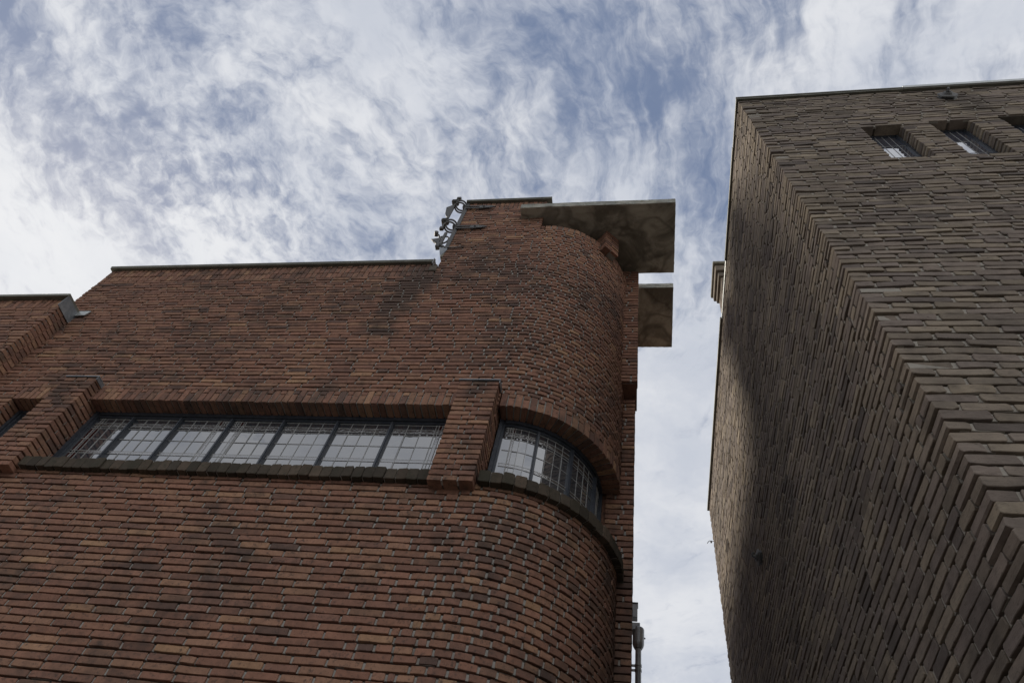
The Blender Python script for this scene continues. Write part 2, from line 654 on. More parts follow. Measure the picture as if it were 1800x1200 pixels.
# ================================================================== ground
g = MB()
g.box((-60, -60, -H - .3), (60, 60, -H), ASPH)
go = g.build('ground')
go['kind'] = 'structure'

# ================================================================== red brick building
RB = thing('brick_building', 'red-brown brick building with rounded corner, leaded window strip and concrete roof slabs',
           'building', (-3.5, 5.0, 0))
FY = 3.6
F = face_front(FY)
SILL0, SILL1, LINT0, LINT1 = 3.552, 3.668, 4.468, 4.63
TOP_MAIN, TOP_TOW = 6.99, 8.70
ZS = 8.176                                     # underside of the slabs
XL, XT, XC = -6.47, -2.29, -1.17               # left end, tower's left edge, start of the curve
PITCH, LN, J, BJ = .0565, .200, .016, .0130

kw = dict(pitch=PITCH, Ln=LN, J=J, BJ=BJ, brick=RED, mort=MORT)
m = MB()
ec = lambda j, a, b: (a, b)
ZR = lambda k: LINT1 + k * PITCH               # course grid above the lintels, shared with the curve
N_LOW = round((3.58 + H) / PITCH)
TOOTH = {}                                     # where each course passes from stretchers to headers


def tooth(key):
    def h(j, a, b):
        if abs(b - XC) > 1e-6:
            return a, b
        t = TOOTH.setdefault((key, j), random.choice((.0001, .1155, .1155, .231, .3465, .462)))
        return a, XC - t
    return h


courses(m, F, [(-11.0, XC)], -H, 3.58, hp=.03, endcut=tooth('low'), **kw)
courses(m, F, [(-11.0, -5.80), (-5.29, -4.99), (-1.50, -1.19)], 3.58, LINT0, depth=.17, **kw)
courses(m, F, [(-11.0, -5.81), (-5.34, -4.97), (-1.52, XC)], LINT0, LINT1, depth=.05, **kw)
courses(m, F, [(-11.0, XC)], LINT1, ZR(22), hp=.04, endcut=tooth('up'), **kw)
courses(m, F, [(XL, XC)], ZR(22), ZR(37), hp=.08, start=22, endcut=tooth('up'), **kw)
courses(m, F, [(XT + .012, XC)], ZR(37), ZR(42), hp=.10, start=37, endcut=tooth('up'), **kw)
courses(m, F, [(XT + .012, XC)], ZR(42), ZR(57), hp=.10, start=42, endcut=tooth('up'), **kw)
courses(m, F, [(XT + .012, -1.225)], ZR(57), TOP_TOW - .20, hp=.10, **kw)
courses(m, F, [(-1.225 + .011, XC)], ZR(57), 7.94, hp=.5, **kw)
band(m, F, XL, XT, ZR(37), TOP_MAIN - .165, .052, .011, 0, RED, MORT, depth=.05)
band(m, F, XL, XT, TOP_MAIN - .155, TOP_MAIN, .052, .011, .10, RED, MORT, depth=.05)
band(m, F, XT + .012, -1.225, TOP_TOW - .20, TOP_TOW - .105, .052, .011, 0, RED, MORT, depth=.05)
band(m, F, XT + .012, -1.225, TOP_TOW - .095, TOP_TOW, .052, .011, 0, RED, MORT, depth=.05)
# masonry cores behind the facing
m.box((-11.0, FY + .3, -H), (CX, 9.0, 3.4), RED)
m.box((-11.0, FY + .5, 3.4), (CX, 9.0, 4.7), RED)
m.box((-11.0, FY + .036, 4.7), (-1.3, 9.0, 5.9), RED)
m.box((XL + .006, FY + .036, 5.9), (CX, 9.0, TOP_MAIN - .03), RED)
m.box((CX - .01, 4.62, -H), (-.30, 9.0, TOP_MAIN - .035), RED)
m.box((XT + .02, FY + .036, TOP_MAIN - .03), (-1.24, 5.6, TOP_TOW - .02), RED)
m.box((-1.3, 4.61, 4.7), (-.20, 5.6, 8.17), RED)
m.build('facade', RB)

# ---- rounded corner
m = MB()
A90 = CRAD * math.pi / 2
ckw = dict(pitch=PITCH, Ln=.099, J=.0165, BJ=.0135, brick=RED, mort=MORT, hp=0, nu=2, shift=.5, jit=.0009, djit=.0017, tilt=.0010)
courses(m, face_curve, [(0, A90)], -H, 3.58, endcut=lambda j, a, b: (.016 - TOOTH.get(('low', j), 0), b), **ckw)
courses(m, face_curve, [(0, A90)], LINT1, ZR(57), endcut=lambda j, a, b: (.016 - TOOTH.get(('up', j), 0), b), **ckw)
band(m, face_curve, .004, A90, ZR(57) + .005, 7.945, .062, .012, 0, RED, MORT, depth=.05, nu=2)
bmf = lambda r0, z0, z1: [(r0 * math.sin(t), -r0 * math.cos(t)) for t in np.linspace(0, math.pi / 2, 15)]
for (r0, z0, z1) in ((CRAD - .035, -H, 3.5), (CRAD - .036, 4.66, 7.93), (CRAD - .15, 7.9, 8.17), (CRAD - .32, 3.4, 4.7)):
    bm = bmesh.new()
    pts = bmf(r0, z0, z1) + [(0, 0)]
    lo = [bm.verts.new((CX + x, CY + y, z0)) for x, y in pts]
    f_ = bm.faces.new(lo)
    e = bmesh.ops.extrude_face_region(bm, geom=[f_])
    bmesh.ops.translate(bm, vec=(0, 0, z1 - z0), verts=[v for v in e['geom'] if isinstance(v, bmesh.types.BMVert)])
    bmesh.ops.recalc_face_normals(bm, faces=bm.faces[:])
    m.bm(bm, MORT if r0 < CRAD - .2 else RED)
m.build('curved_wall', RB)

# ---- pilaster behind the curve, upper part proud of the lower
m = MB()
XPR = -.068
pkw = dict(pitch=PITCH + .001, Ln=LN, J=J, BJ=BJ, brick=RED, mort=MORT, hp=.3)
courses(m, face_front(4.57), [(-.32, XPR - .015)], -H, 5.80, depth=.10, **pkw)
m.box((-.5, 4.604, -H), (XPR - .022, 4.95, 5.8), RED)
m.build('pilaster', RB)
m = MB()
courses(m, face_front(4.37), [(-.34, XPR + .008)], 5.84, ZS, depth=.10, **pkw)
m.box((-.34, 4.404, 5.835), (XPR, 4.75, ZS + .01), RED)
m.build('pilaster', RB)


# ---- brick piers between the windows
def pier(xl, xr, z0, z1, yf, name='pier'):
    m = MB()
    n = round((z1 - z0) / PITCH)
    p = (z1 - z0) / n
    front, side, sidel = [], [], []
    rf, rs, rl = [], [], []
    for i in range(n):
        va, vb = z0 + i * p + BJ / 2, z0 + (i + 1) * p - BJ / 2
        if i % 2 == 0:
            w = (xr - xl - 2 * .012) / 3
            ed = [(xl + k * (w + .012), xl + k * (w + .012) + w) for k in range(3)]
            dep = .215
        else:
            w = (xr - xl - .012) / 2
            ed = [(xl, xl + w), (xr - w, xr)]
            dep = .10
        for (a, b) in ed:
            front.append((a, b, va, vb, dep, 0))
        st = yf + dep + .012
        if dep < .2:
            side.append((st, FY + .175, va, vb, .03, 0))
        else:
            side.append((st, FY + .175, va, vb, .03, 0))
    m.bricks(face_front(yf), front, RED)
    m.bricks(face_right(xr), side, RED)
    sl = [(-b, -a, c, d, e, g_) for (a, b, c, d, e, g_) in side]
    m.bricks(face_left(xl), sl, RED)
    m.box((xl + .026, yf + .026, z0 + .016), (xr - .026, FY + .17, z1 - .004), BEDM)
    for (a, b, va, vb, e, g_) in front:
        if b < xr - .03:
            m.box((b - .004, yf + .010, va + .002), (b + .016, yf + .06, vb - .002), MORT)
    for (a, b, va, vb, e, g_) in side:
        m.box((xr - .05, a - .016, va + .002), (xr - .010, a + .004, vb - .002), MORT)
    o = m.build(name, RB)
    return o


def flashing(parent, xl, xr, z, yf):
    m = MB()
    m.box((xl - .012, yf - .014, z - .008), (xr + .012, FY + .02, z + .006), LEADS, .003)
    m.box((xr + .004, yf - .010, z - .045), (xr + .010, FY, z - .006), LEADS)
    m.build('flashing', parent)


for (xl, xr) in ((-1.512, -1.178), (-5.306, -4.972)):
    o = pier(xl, xr, 3.5, 4.665, 3.5)
    flashing(o, xl, xr, 4.672, 3.5)

# ---- sills of worn bricks on edge, lintels of bricks on end


def sill(f, u0, u1, nu, d=.052):
    m = MB()
    n = max(1, round((u1 - u0) / .083))
    p = (u1 - u0) / n
    B = [(u0 + i * p + .002, u0 + (i + 1) * p - .002, SILL0 + random.gauss(0, .002), SILL1 - .008 + random.gauss(0, .0025), .14, d + random.gauss(0, .004)) for i in range(n)]
    m.bricks(f, B, MOSSY, chamfer=.009, jit=.0013, djit=.0015, inset=.005)
    m.pbox(f, u0 + .003, u1 - .003, SILL0 + .010, SILL1 - .010, -.16, d - .014, MORT, n if nu > 1 else 1)
    return m.build('window_sill', RB)


sill(F, -4.96, -1.522, 1)
sill(F, -5.80, -5.315, 1)
sill(face_curve, .010, A90 + .07, 2, .055)


def lintel(f, u0, u1, nu):
    m = MB()
    band(m, f, u0, u1, LINT0, LINT1, .052, .011, .105, RED, MORT, depth=.155, nu=nu)
    return m.build('lintel', RB)


lintel(F, -4.968, -1.52, 1)
lintel(F, -5.80, -5.31, 1)
lintel(face_curve, .006, A90, 2)


# ---- leaded windows
GY = .18                                        # glass lies this far behind the wall face


def window(f, u0, u1, mulls, nu, textured, parent=RB):
    z0, z1 = 3.56, LINT0 + .02
    k = (lambda a, b: max(1, int((b - a) / .05))) if nu > 1 else (lambda a, b: 1)
    m = MB()                                   # steel frame
    m.pbox(f, u0, u0 + .035, z0, z1, -GY - .03, -GY + .035, STEEL)
    m.pbox(f, u0 + .035, u0 + .055, z0, z1, -GY - .03, -GY + .018, STEEL)
    m.pbox(f, u1 - .045, u1, z0, z1, -GY - .03, -GY + .03, STEEL)
    m.pbox(f, u0 + .055, u1 - .045, z1 - .055, z1, -GY - .03, -GY + .03, STEEL, k(u0, u1))
    m.pbox(f, u0 + .055, u1 - .045, z1 - .078, z1 - .055, -GY - .03, -GY + .012, STEEL, k(u0, u1))
    m.pbox(f, u0 + .055, u1 - .045, z0, z0 + .05, -GY - .03, -GY + .03, STEEL, k(u0, u1))
    fo = m.build('window', parent)
    edges = [u0 + .055] + list(mulls) + [u1 - .045]
    for x in mulls:
        m = MB()
        m.pbox(f, x - .014, x + .014, z0 + .05, z1 - .078, -GY - .02, -GY + .024, STEEL)
        m.pbox(f, x - .007, x + .007, z0 + .05, z1 - .078, -GY + .024, -GY + .034, STEEL)
        m.build('mullion', fo)
    m = MB()
    for a, b in zip(edges[:-1], edges[1:]):
        # each bay's glass sits a hair differently in its leads
        kk = k(a, b)
        ns = 4
        for q in range(ns):
            ua, ub = a + (b - a) * q / ns, a + (b - a) * (q + 1) / ns
            dd = random.gauss(0, .0012)
            m.pbox(f, ua, ub, z0 + .05, z1 - .078, -GY - .006, -GY + dd, GLASS, 1)
    pane = m
    # lead cames and the small coloured quarries of the border
    lead, red, rip = MB(), pane, pane

    def vl(x, za, zb, w=.0027):
        lead.pbox(f, x - w, x + w, za, zb, -GY - .002, -GY + .0040, LEADC)

    def hl(a, b, z, w=.0024):
        lead.pbox(f, a, b, z - w, z + w, -GY - .002, -GY + .0036, LEADC, k(a, b))
    zt = z1 - .08
    for i, (a, b) in enumerate(zip(edges[:-1], edges[1:])):
        aa, bb = a + .018, b - .018
        for q in (1, 2, 3):
            vl(aa + (bb - aa) * q / 4, z0 + .05, zt)
        for z in (3.955, 3.985, 4.135, 4.272, 4.300, 4.345):
            hl(aa, bb, z)
        hl(aa, bb, zt - .008)
        t = textured[i] if i < len(textured) else ''
        for side in t:
            e0 = aa if side in 'Ll' else bb
            s = 1 if side in 'Ll' else -1
            if side in 'LR':
                vl(e0 + s * .070, z0 + .05, zt, .0024)
                vl(e0 + s * .098, z0 + .05, zt, .0024)
                xa, xb = sorted((e0 + s * .073, e0 + s * .095))
                rip.pbox(f, xa, xb, 3.99, 4.27, -GY + .0005, -GY + .0028, RIPPLE)
                red.pbox(f, xa, xb, 4.350, zt, -GY + .0005, -GY + .0028, REDGL)
                vl(e0 + s * .022, 4.345, zt, .003)
                vl(e0 + s * .045, 4.345, zt, .003)
                xa, xb = sorted((e0 + s * .0, e0 + s * .07))
                hl(xa, xb, 4.375)
                hl(xa, xb, 4.395)
            else:
                for w_ in (.03, .055, .085):
                    vl(e0 + s * w_, z0 + .05, zt, .0024)
                for (xa, xb) in ((.006, .027), (.058, .082)):
                    xa, xb = sorted((e0 + s * xa, e0 + s * xb))
                    red.pbox(f, xa, xb, z0 + .06, 4.13, -GY + .0005, -GY + .0028, REDGL)
                    red.pbox(f, xa, xb, 4.14, 4.27, -GY + .0005, -GY + .0028, REDGL)
                xa, xb = sorted((e0, e0 + s * .12))
                hl(xa, xb, 4.33)
        rip.pbox(f, aa + .003, bb - .003, 4.304, 4.341, -GY + .0005, -GY + .0028, RIPPLE, k(aa, bb))
        rip.pbox(f, aa + .003, bb - .003, 3.958, 3.982, -GY + .0005, -GY + .0028, RIPPLE, k(aa, bb))
    lead.build('leading', fo)
    pane.build('pane', fo)
    return fo


window(F, -4.972, -1.512, [-4.537, -4.058, -3.562, -3.066, -2.573, -2.083], 1, ['l', '', 'R', 'L', '', '', 'R'])
window(F, -5.80, -5.306, [-5.55], 1, ['l', ''])
dg = lambda a: CRAD * R(a)
window(face_curve, dg(.4), dg(90), [dg(24), dg(47.3), dg(72)], 2, ['L', '', '', 'R'])

# ---- copings and lead edges
m = MB()
m.box((XL - .02, FY - .040, TOP_MAIN), (XT - .03, 4.2, TOP_MAIN + .030), COPE, .006)
m.box((XL - .02, FY - .046, TOP_MAIN + .022), (XT - .03, FY - .030, TOP_MAIN + .042), COPE, .004)
m.box((XT - .045, FY - .058, TOP_MAIN - .075), (XT - .036, FY + .3, TOP_MAIN + .04), LEADS)
m.build('coping', RB)
m = MB()
m.box((XT - .02, FY - .040, TOP_TOW), (-1.165, 5.6, TOP_TOW + .030), COPE, .006)
m.box((XT - .02, FY - .046, TOP_TOW + .022), (-1.165, FY - .030, TOP_TOW + .042), COPE, .004)
m.build('coping', RB)
m = MB()                                       # lead strip down the tower's free edge
for a, b in ((TOP_MAIN + .38, 7.95), (7.955, TOP_TOW)):
    m.box((XT - .020, FY - .012, a), (XT + .030, FY + .30, b), IRON, .003)
m.box((XT - .018, FY - .008, TOP_MAIN + .17), (XT + .012, FY + .20, TOP_MAIN + .385), STONE, .006)
m.build('edge_flashing', RB)
m = MB()
m.box((XT - .075, FY - .018, TOP_MAIN - .17), (XT + .012, FY + .02, TOP_MAIN - .05), DARKST, .012)
m.build('corner_stone', RB)

# ---- concrete slabs


def slab(x0, x1, y0, y1):
    bm = bmesh.new()
    bmesh.ops.create_cube(bm, size=1)
    for v in bm.verts:
        v.co = Vector((x0 + (v.co.x + .5) * (x1 - x0), y0 + (v.co.y + .5) * (y1 - y0), ZS + (v.co.z + .5) * .112))
    bmesh.ops.subdivide_edges(bm, edges=list(bm.edges), cuts=20, use_grid_fill=True)
    bmesh.ops.bevel(bm, geom=[e for e in bm.edges if e.calc_face_angle(0) > 1], offset=.006, segments=1, affect='EDGES')
    for v in bm.verts:
        v.co += Vector((random.gauss(0, .0013), random.gauss(0, .0013), random.gauss(0, .0016)))
    m = MB()
    m.bm(bm, CONC)
    return m.build('concrete_slab', RB)


slab(-1.50, .380, 3.456, 4.405)
slab(-.30, .378, 4.615, 5.54)

# ---- small square bracket under the slab, set cornerwise on the curve
m = MB()
s2 = math.sqrt(.5)
ax, ay = -.442, 3.795
E1 = np.array([s2, s2]), np.array([-s2, s2])
BL = .205
fr = lambda u, v, d: np.stack([ax + s2 * u + s2 * d, ay + s2 * u - s2 * d, v + 0 * u], 1)         # right face
fl = lambda u, v, d: np.stack([ax + s2 * u - s2 * d, ay - s2 * u - s2 * d, v + 0 * u], 1)         # left face, u<0
nb = 8
zb0, zb1 = 7.745, ZS - .002
pp = (zb1 - zb0) / nb
Bl, Br = [], []
for i in range(nb):
    va, vb = zb0 + i * pp + .005, zb0 + (i + 1) * pp - .005
    if i % 2:
        Br.append((0.0, BL, va, vb, .09, 0))
        Bl += [(-BL, -.10, va, vb, .03, 0)]
    else:
        Br += [(.10, BL, va, vb, .03, 0)]
        Bl.append((-BL, 0.0, va, vb, .09, 0))
m.bricks(fr, Br, RED)
m.bricks(fl, Bl, RED)
m.pbox(fr, .010, BL - .004, zb0 + .012, zb1, -BL + .01, -.010, MORT)
m.build('bracket', RB)

# ---- lower side wing at the left, standing forward of the facade
m = MB()
WF = face_front(3.4)
WX, WT = -6.20, 5.945
courses(m, WF, [(-11.0, WX)], -H, WT - .16, depth=.10, endcut=lambda j, a, b: (a, b), **kw)
band(m, WF, -11.0, WX, WT - .16, WT, .052, .011, .10, RED, MORT, depth=.05)
n = round((WT + H) / PITCH)
p = (WT + H) / n
m.bricks(face_right(WX), [(3.512, 3.60, -H + i * p + BJ / 2, -H + (i + 1) * p - BJ / 2, .03, 0) for i in range(n)], RED)
m.box((-11.0, 3.436, -H), (WX - .008, 5.5, WT - .02), RED)
m.build('side_wing', RB)
m = MB()
m.box((-11.0, 3.345, WT), (WX + .012, 5.5, WT + .045), COPE, .006)
m.box((WX + .005, 3.36, WT - .17), (WX + .014, FY + .01, WT + .01), LEADS)
m.build('coping', RB)
m = MB()
m.prism([(WX + .014, WT - .05), (WX + .13, WT - .035), (WX + .16, WT + .045), (WX + .014, WT + .045)], 3.575, 3.585, ALU)
m.build('flashing', RB)

# ================================================================== dark brick building
DB = thing('brick_building', 'dark grey-brown brick building with small deep windows under a thin metal coping',
           'building', (3.0, 5.0, 0))
DX, DY, DZ, DFAR = .966, 2.2, 7.788, 8.2


def lean(f):
    """the old walls are out of plumb: most at the street corner, hardly at the far end"""
    def h(u, v, d):
        q = f(u, v, d)
        k = .064 - .046 * np.clip((q[:, 1] - DY) / (DFAR - DY), 0, 1)
        q[:, 0] += k * (DZ - q[:, 2])
        return q
    return h


DF = lean(face_front(DY))
DS = lean(face_left(DX))
DP, DL, DJ, DBJ = .0690, .211, .016, .0130
WINS = [(1.842, 2.172, 5.945, 6.78), (2.415, 2.745, 5.975, 6.83), (2.99, 3.32, 6.0, 6.86), (1.885, 2.215, 3.2, 4.075)]
edges_ = [DZ]                                   # courses get thinner towards the top of the wall
while edges_[-1] > -H:
    t_ = min(1.0, max(0.0, (edges_[-1] - 2.4) / 1.8))
    edges_.append(edges_[-1] - (DP + (.0575 - DP) * t_))
edges_ = edges_[::-1]
n = len(edges_) - 1
m, ms = MB(), MB()
Bf, Bs = [], []
for i in range(n):
    va, vb = edges_[i] + DBJ / 2, edges_[i + 1] - DBJ / 2
    w = random.gauss(0, .0012)
    zc_ = (va + vb) / 2
    long_front = i % 2 == 0
    # street front
    cuts = sorted((a, b) for (a, b, c, d) in WINS if c < zc_ < d)
    iv, a0 = [], DX + .0015
    for (a, b) in cuts:
        iv.append((a0, a))
        a0 = b
    iv.append((a0, 5.0))
    for (a, b) in iv:
        L0 = (DL if long_front else .104)
        m.pbox(DF, a + .014, b - .010, va + .003, vb - .003, -.026, -.0080, MORT2)
        if a < DX + .01:
            Bf.append((a, a + L0, va + w, vb + w, .105 if long_front else .219, random.uniform(-.006, .007)))
            for (x, y) in fill(a + L0 + DJ, b, DL, DJ, random.uniform(-.02, .02), .05, .014):
                Bf.append((x, y, va + w, vb + w, .10 if cuts else .03, 0))
        else:
            for (x, y) in fill(a, b, DL, DJ, (0 if long_front else .5) * (DL + DJ), .05, .014):
                Bf.append((x, y, va + w, vb + w, .10, 0))
    # side towards the alley, corner bricks shared with the front
    end = -DY - (.105 if long_front else .219) - DJ
    far = -DFAR - (.020 if i % 2 else -.004) + random.gauss(0, .004)
    ms.pbox(DS, far + .014, end, va + .003, vb - .003, -.026, -.0080, MORT2, 16)
    for (x, y) in fill(far, end, DL, DJ, (0 if long_front else .5) * (DL + DJ) + random.uniform(-.04, .04), .05, .014):
        Bs.append((x, y, va + w + random.gauss(0, .001), vb + w + random.gauss(0, .001), .06 if x < far + .01 else .03, 0))
gk = dict(chamfer=.008, jit=.0021, djit=.0026, tilt=.0016, inset=.003)
m.bricks(DF, Bf, GREY, **gk)
gk.update(jit=.0012, djit=.0014, tilt=.0010)
ms.bricks(DS, Bs, GREY, **gk)


def leanbox(mb, a, b, mt):
    f = lean(lambda u, v, d: np.stack([u, d, v], 1))
    n_ = 12
    ys = np.linspace(a[1], b[1], n_ + 1)
    q = []
    for y in ys:
        q += [(a[0], a[2], y), (b[0], a[2], y), (b[0], b[2], y), (a[0], b[2], y)]
    q = np.array(q, float)
    fs = []
    for i in range(n_):
        for k in range(4):
            fs.append([4 * i + k, 4 * i + (k + 1) % 4, 4 * i + 4 + (k + 1) % 4, 4 * i + 4 + k])
    fs += [[3, 2, 1, 0], [4 * n_, 4 * n_ + 1, 4 * n_ + 2, 4 * n_ + 3]]
    mb.add(f(q[:, 0], q[:, 1], q[:, 2]), fs, mt)


# bed-joint mortar behind the bricks, with the window openings left out
zs = sorted({-H, DZ} | {w_[2] for w_ in WINS} | {w_[3] for w_ in WINS})
for za, zb in zip(zs[:-1], zs[1:]):
    zc_ = (za + zb) / 2
    a0 = DX + .02
    for (a, b, c, d) in sorted(WINS):
        if c < zc_ < d:
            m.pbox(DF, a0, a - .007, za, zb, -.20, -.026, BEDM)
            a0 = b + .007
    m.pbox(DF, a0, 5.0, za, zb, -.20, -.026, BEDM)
for (a, b, c, d) in WINS:                        # stone heads of the openings
    mid_ = a + (b - a) * .62
    m.pbox(DF, a - .004, mid_ - .004, d - .002, d + .05, -.2, -.010, DARKST)
    m.pbox(DF, mid_ + .004, b + .004, d - .002, d + .05, -.2, -.011, DARKST)
m.build('front_wall', DB)
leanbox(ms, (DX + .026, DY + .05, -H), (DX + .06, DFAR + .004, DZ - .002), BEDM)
ms.build('side_wall', DB)
m = MB()
leanbox(m, (DX + .08, DY + .24, -H), (5.0, DFAR - .02, DZ - .01), DARKIN)
m.build('back_wall', DB)

for (a, b, c, d) in WINS:
    m = MB()
    for (u0, u1, v0, v1) in ((a - .01, a + .018, c - .02, d + .01), (b - .018, b + .01, c - .02, d + .01),
                             (a + .018, b - .018, d - .022, d + .01), (a + .018, b - .018, c - .02, c + .02)):
        m.pbox(DF, u0, u1, v0, v1, -.125, -.092, STEEL)
    fo = m.build('window', DB)
    m = MB()
    m.pbox(DF, a + .018, b - .018, c + .02, d - .022, -.112, -.106, GLASS2)
    m.build('pane', fo)
    m = MB()
    for k in range(1, 5):
        x = a + .018 + (b - a - .036) * k / 5
        m.pbox(DF, x - .002, x + .002, c + .02, d - .022, -.1055, -.1035, LEADC)
    for z in np.arange(c + .28, d - .05, .28):
        m.pbox(DF, a + .018, b - .018, z - .002, z + .002, -.1055, -.1034, LEADC)
    m.build('leading', fo)

m = MB()
m.box((DX - .02, DY - .022, DZ), (2.55, DY + .5, DZ + .030), COPE, .004)
m.box((DX - .02, DY - .030, DZ + .025), (2.55, DY - .01, DZ + .050), COPE, .004)
m.box((2.552, DY - .024, DZ), (5.0, DY + .5, DZ + .028), COPE, .004)
m.box((2.552, DY - .036, DZ + .012), (5.0, DY + .5, DZ + .072), ALU, .004)
m.build('coping', DB)
m = MB()
m.box((DX - .024, DY + .5, DZ), (DX + .3, 4.05, DZ + .045), COPE, .004)
m.box((DX - .012, 4.052, DZ), (DX + .3, 4.85, DZ + .055), ALU, .004)
m.box((DX - .030, 4.852, DZ), (DX + .3, DFAR + .03, DZ + .045), COPE, .004)
m.build('coping', DB)
# chimney
m = MB()
CF, CL = face_front(4.62), face_left(.985)
for f_, u0, u1 in ((CF, .985, 1.55), (CL, -4.98, -4.62)):
    courses(m, f_, [(u0, u1)], DZ - .02, 8.42, pitch=.062, Ln=.21, J=.012, BJ=.012, brick=GREY, mort=MORT2, depth=.02)
m.box((.995, 4.63, DZ - .1), (1.55, 4.97, 8.44), MORT2)
ch = m.build('chimney', DB)
m = MB()
m.box((.955, 4.59, 8.42), (1.58, 5.01, 8.52), GREY, .01)
m.box((.925, 4.56, 8.522), (1.61, 5.04, 8.66), GREY, .012)
m.box((.900, 4.53, 8.662), (1.64, 5.07, 8.72), STONE, .012)
m.build('chimney_cap', ch)

# ================================================================== iron ornaments on the tower's edge
G_ORN = 'wrought iron ornaments on the tower edge'
OY = FY + .02


def hoop(mb, c, r, hh, t=.016):
    pts = [(c[0] + r * math.cos(a), c[1] + r * math.sin(a), c[2]) for a in np.linspace(0, 2 * math.pi, 33)[:-1]]
    n_ = len(pts)
    q = []
    for (x, y, z) in pts:
        nx, ny = (x - c[0]) / r, (y - c[1]) / r
        for (o_, h_) in ((0, -hh), (t, -hh), (t, hh), (0, hh)):
            q.append((c[0] + nx * (r + o_), c[1] + ny * (r + o_), z + h_))
    fs = []
    for i in range(n_):
        a, b = 4 * i, 4 * ((i + 1) % n_)
        for k in range(4):
            fs.append([a + k, b + k, b + (k + 1) % 4, a + (k + 1) % 4])
    mb.add(q, fs, IRON)


O1 = thing('iron_ornament', 'larger dark iron ornament, two pairs of hoops joined by a pointed blade', 'ornament',
           (-2.35, FY, H + 8.0), G_ORN)
for zc_ in (8.675, 8.062):
    m = MB()
    hoop(m, (-2.388, OY, zc_ + .034), .064, .010)
    hoop(m, (-2.388, OY, zc_ - .034), .064, .010)
    m.build('hoop', O1)
    m = MB()                                   # collars of stacked plates, wall side and free side
    zz = zc_ - .105
    for k, (w_, h_) in enumerate(((.040, .012), (.024, .014), (.046, .012), (.026, .016), (.046, .012), (.022, .016), (.034, .012))):
        m.box((-2.300 - w_, OY - w_ * .8, zz), (-2.300 + w_ * .6, OY + w_ * .8, zz + h_), IRON, .003)
        zz += h_ + .001
    m.build('collar', O1)
    m = MB()
    zz = zc_ + .09
    for k, (w_, h_) in enumerate(((.024, .014), (.046, .012), (.026, .014), (.050, .012), (.026, .016), (.046, .012), (.022, .018))):
        m.box((-2.487 - w_, OY - w_ * .8, zz), (-2.487 + w_ * .8, OY + w_ * .8, zz + h_), IRON, .003)
        zz += h_ + .001
    m.build('collar', O1)
    m = MB()                                   # two-tined strap with a spear tip, lying on the brick
    zs_ = zc_ - .140
    y0, y1 = FY - .030, FY - .016
    m.box((-2.28, y0, zs_ + .016), (-2.05, y1, zs_ + .040), IRON, .002)
    m.box((-2.28, y0, zs_ - .040), (-2.05, y1, zs_ - .016), IRON, .002)
    m.box((-2.10, y0 - .001, zs_ - .041), (-2.015, y1, zs_ + .041), IRON, .002)
    m.prism([(-2.013, zs_ - .034), (-1.95, zs_ - .028), (-1.88, zs_), (-1.95, zs_ + .028), (-2.013, zs_ + .034)], y0, y1, IRON)
    for x_ in (-2.22, -2.04):
        m.tube([(x_, FY + .01, zs_), (x_, y0 - .014, zs_)], .012, IRON)
    m.build('strap', O1)
m = MB()
m.box((-2.500, OY - .011, 7.98), (-2.470, OY + .011, 8.97), IRON, .003)
m.prism([(-2.500, 8.33), (-2.502, 8.735), (-2.580, 8.655), (-2.550, 8.45), (-2.525, 8.38)], OY - .006, OY + .006, IRON)
m.box((-2.498, OY - .02, 8.93), (-2.440, OY + .02, 8.975), IRON, .006)
m.box((-2.515, OY - .02, 7.965), (-2.465, OY + .02, 8.03), IRON, .006)
m.build('blade', O1)

O2 = thing('iron_ornament', 'smaller dark iron ornament with one ring crossed by an arrow, lowest on the tower edge', 'ornament',
           (-2.35, FY, H + 7.4), G_ORN)
m = MB()
pts = [(-2.395 + .068 * math.cos(a), OY, 7.665 + .10 * math.sin(a)) for a in np.linspace(0, 2 * math.pi, 33)[:-1]]
m.tube(pts, .011, IRON, 6, True)
m.build('ring', O2)
m = MB()
m.box((-2.418, OY - .012, 7.50), (-2.384, OY + .012, 7.865), IRON, .003)
m.box((-2.440, OY - .03, 7.445), (-2.395, OY + .03, 7.535), IRON, .006)
m.build('rod', O2)
m = MB()
m.tube([(-2.50, OY, 7.635), (-2.265, OY, 7.385)], .020, IRON, 6)
m.prism([(-2.548, 7.68), (-2.43, 7.72), (-2.43, 7.52)], OY - .008, OY + .008, IRON)
m.build('arrow', O2)
m = MB()
m.tube([(-2.45, OY, 7.72), (-2.478, OY, 7.80), (-2.515, OY, 7.845)], .012, IRON, 6)
m.tube([(-2.515, OY - .028, 7.845), (-2.530, OY + .028, 7.850)], .026, IRON, 8)
m.build('scroll', O2)
m = MB()
m.prism([(-2.372, 7.40), (-2.262, 7.37), (-2.262, 7.33), (-2.300, 7.185), (-2.318, 7.20)], FY - .012, FY + .006, LEADS)
m.box((-2.27, FY - .024, 7.366), (-2.15, FY - .012, 7.384), IRON, .002)
m.prism([(-2.148, 7.368), (-2.07, 7.380), (-2.148, 7.382)], FY - .022, FY - .013, IRON)
m.build('strap', O2)

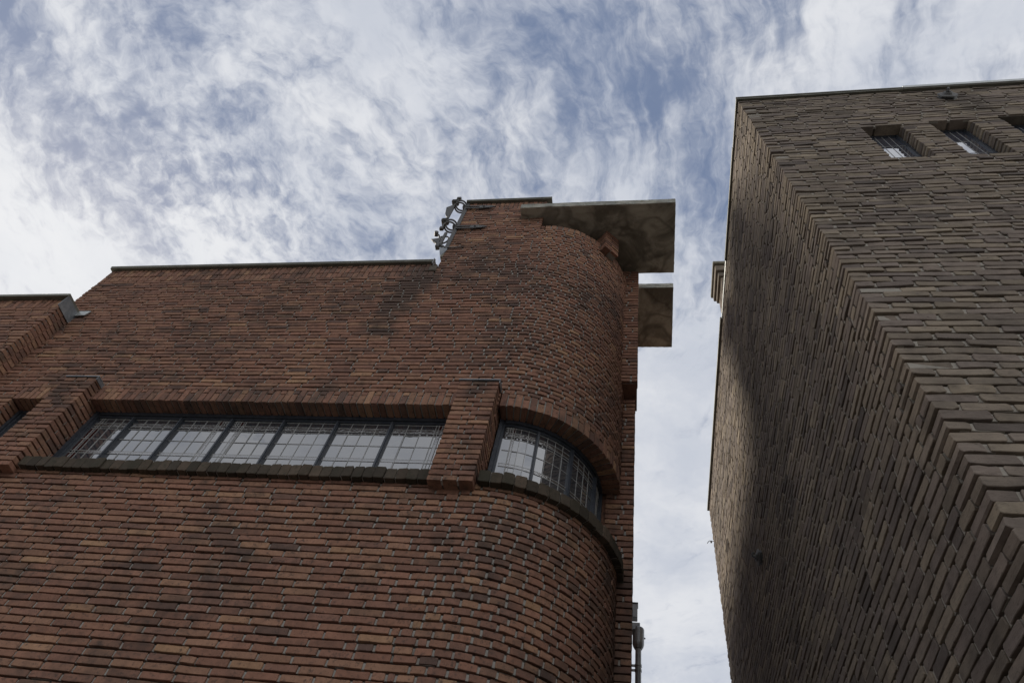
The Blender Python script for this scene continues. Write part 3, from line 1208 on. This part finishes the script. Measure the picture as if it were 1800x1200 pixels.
# ================================================================== downpipe in the alley
PY = 8.0
DPT = thing('downpipe', 'grey zinc downpipe with round hopper head on the red brick building', 'downpipe', (-.07, PY, H + 4))
m = MB()
px_ = -.066
m.tube([(px_, PY, -H), (px_, PY, 5.28)], .036, ZINC, 16)
m.build('pipe', DPT)
m = MB()
hp_ = [(px_, PY, 5.27), (px_, PY, 5.30), (px_, PY, 5.33), (px_, PY, 5.53), (px_, PY, 5.545)]
m.tube(hp_, [.045, .062, .070, .072, .066], ZINC, 24)
m.box((-.30, PY - .06, 5.50), (px_ + .02, PY + .06, 5.60), ZINC, .006)
m.tube([(px_ + .05, PY, 5.43), (px_ + .085, PY, 5.42)], .010, ZINC, 8)
m.build('hopper', DPT)
for zz in (5.05, 4.99, 3.0):
    m = MB()
    m.tube([(px_, PY, zz - .014), (px_, PY, zz + .014)], .042, ZINC, 16)
    m.box((-.30, PY - .012, zz - .01), (px_, PY + .012, zz + .01), ZINC)
    m.build('clamp', DPT)
jb = MB()
jb.box((-.30, PY - .05, 5.68), (-.078, PY + .05, 5.88), ZINC, .008)
jb.box((-.31, PY - .06, 5.88), (-.07, PY + .06, 5.895), ZINC, .004)
tag(jb.build('wall_box'), 'small grey metal box on the red building just above the pipe hopper', 'box')

# ================================================================== wall rosettes for street cables, wire hook
G_ROS = 'iron cable rosettes on the dark brick building'


def rosette(f, u, v, label, sc):
    o = thing('wall_rosette', label, 'rosette', Vector(f(np.array([u]), np.array([v]), np.array([0.0]))[0]) + Vector((0, 0, H)), G_ROS)
    m = MB()
    pr = [(.012, .060 * sc), (.020, .085 * sc), (.030, .078 * sc), (.036, .050 * sc), (.052, .034 * sc)]
    K = 20
    q = []
    for (d_, r_) in [(-.004, .082 * sc)] + pr:
        for k in range(K):
            a = 2 * math.pi * k / K
            rr = r_ * (1 + .07 * math.cos(5 * a))
            q.append((u + rr * math.cos(a), v + rr * math.sin(a), d_))
    q = np.array(q)
    nr = len(pr) + 1
    fs = []
    for i in range(nr - 1):
        for k in range(K):
            fs.append([i * K + k, i * K + (k + 1) % K, (i + 1) * K + (k + 1) % K, (i + 1) * K + k])
    base = m.nv
    m.add(f(q[:, 0], q[:, 1], q[:, 2]), fs, IRON)
    m.groups.append((np.array([[(nr - 1) * K + k for k in range(K)]]) + base, m.mi(IRON), rng.random((1, 3))))
    m.build('plate', o)
    m = MB()
    hk = [(0, 0, .035), (0, .004, .060), (0, .014, .074), (.004, .032, .078), (.008, .044, .066), (.008, .042, .052)]
    A = np.array(hk)
    m.tube([tuple(x) for x in f(u + A[:, 0], v + A[:, 1], A[:, 2])], .011, IRON, 8)
    m.tube([tuple(x) for x in f(np.array([u, u]), np.array([v, v]), np.array([.045, .060]))], .022, IRON, 6)
    m.build('hook', o)


rosette(DF, 2.838, 7.50, 'dark iron cable rosette under the coping above the small windows', 1.0)
rosette(DS, -5.57, 4.71, 'dark iron cable rosette low on the shaded alley side wall', .9)
m = MB()
hx = DX + .018 * .55
m.tube([(hx + .02, DFAR - .02, 7.18), (hx - .03, DFAR + .01, 7.18), (hx - .05, DFAR + .01, 7.20), (hx - .068, DFAR + .01, 7.18), (hx - .085, DFAR + .01, 7.15)], .005, IRON, 6)
m.tube([(hx - .03, DFAR + .01, 7.165), (hx - .03, DFAR + .01, 7.195)], .012, IRON, 6)
tag(m.build('wire_hook'), 'thin bent wire hook on the far toothed edge of the dark wall', 'hook')
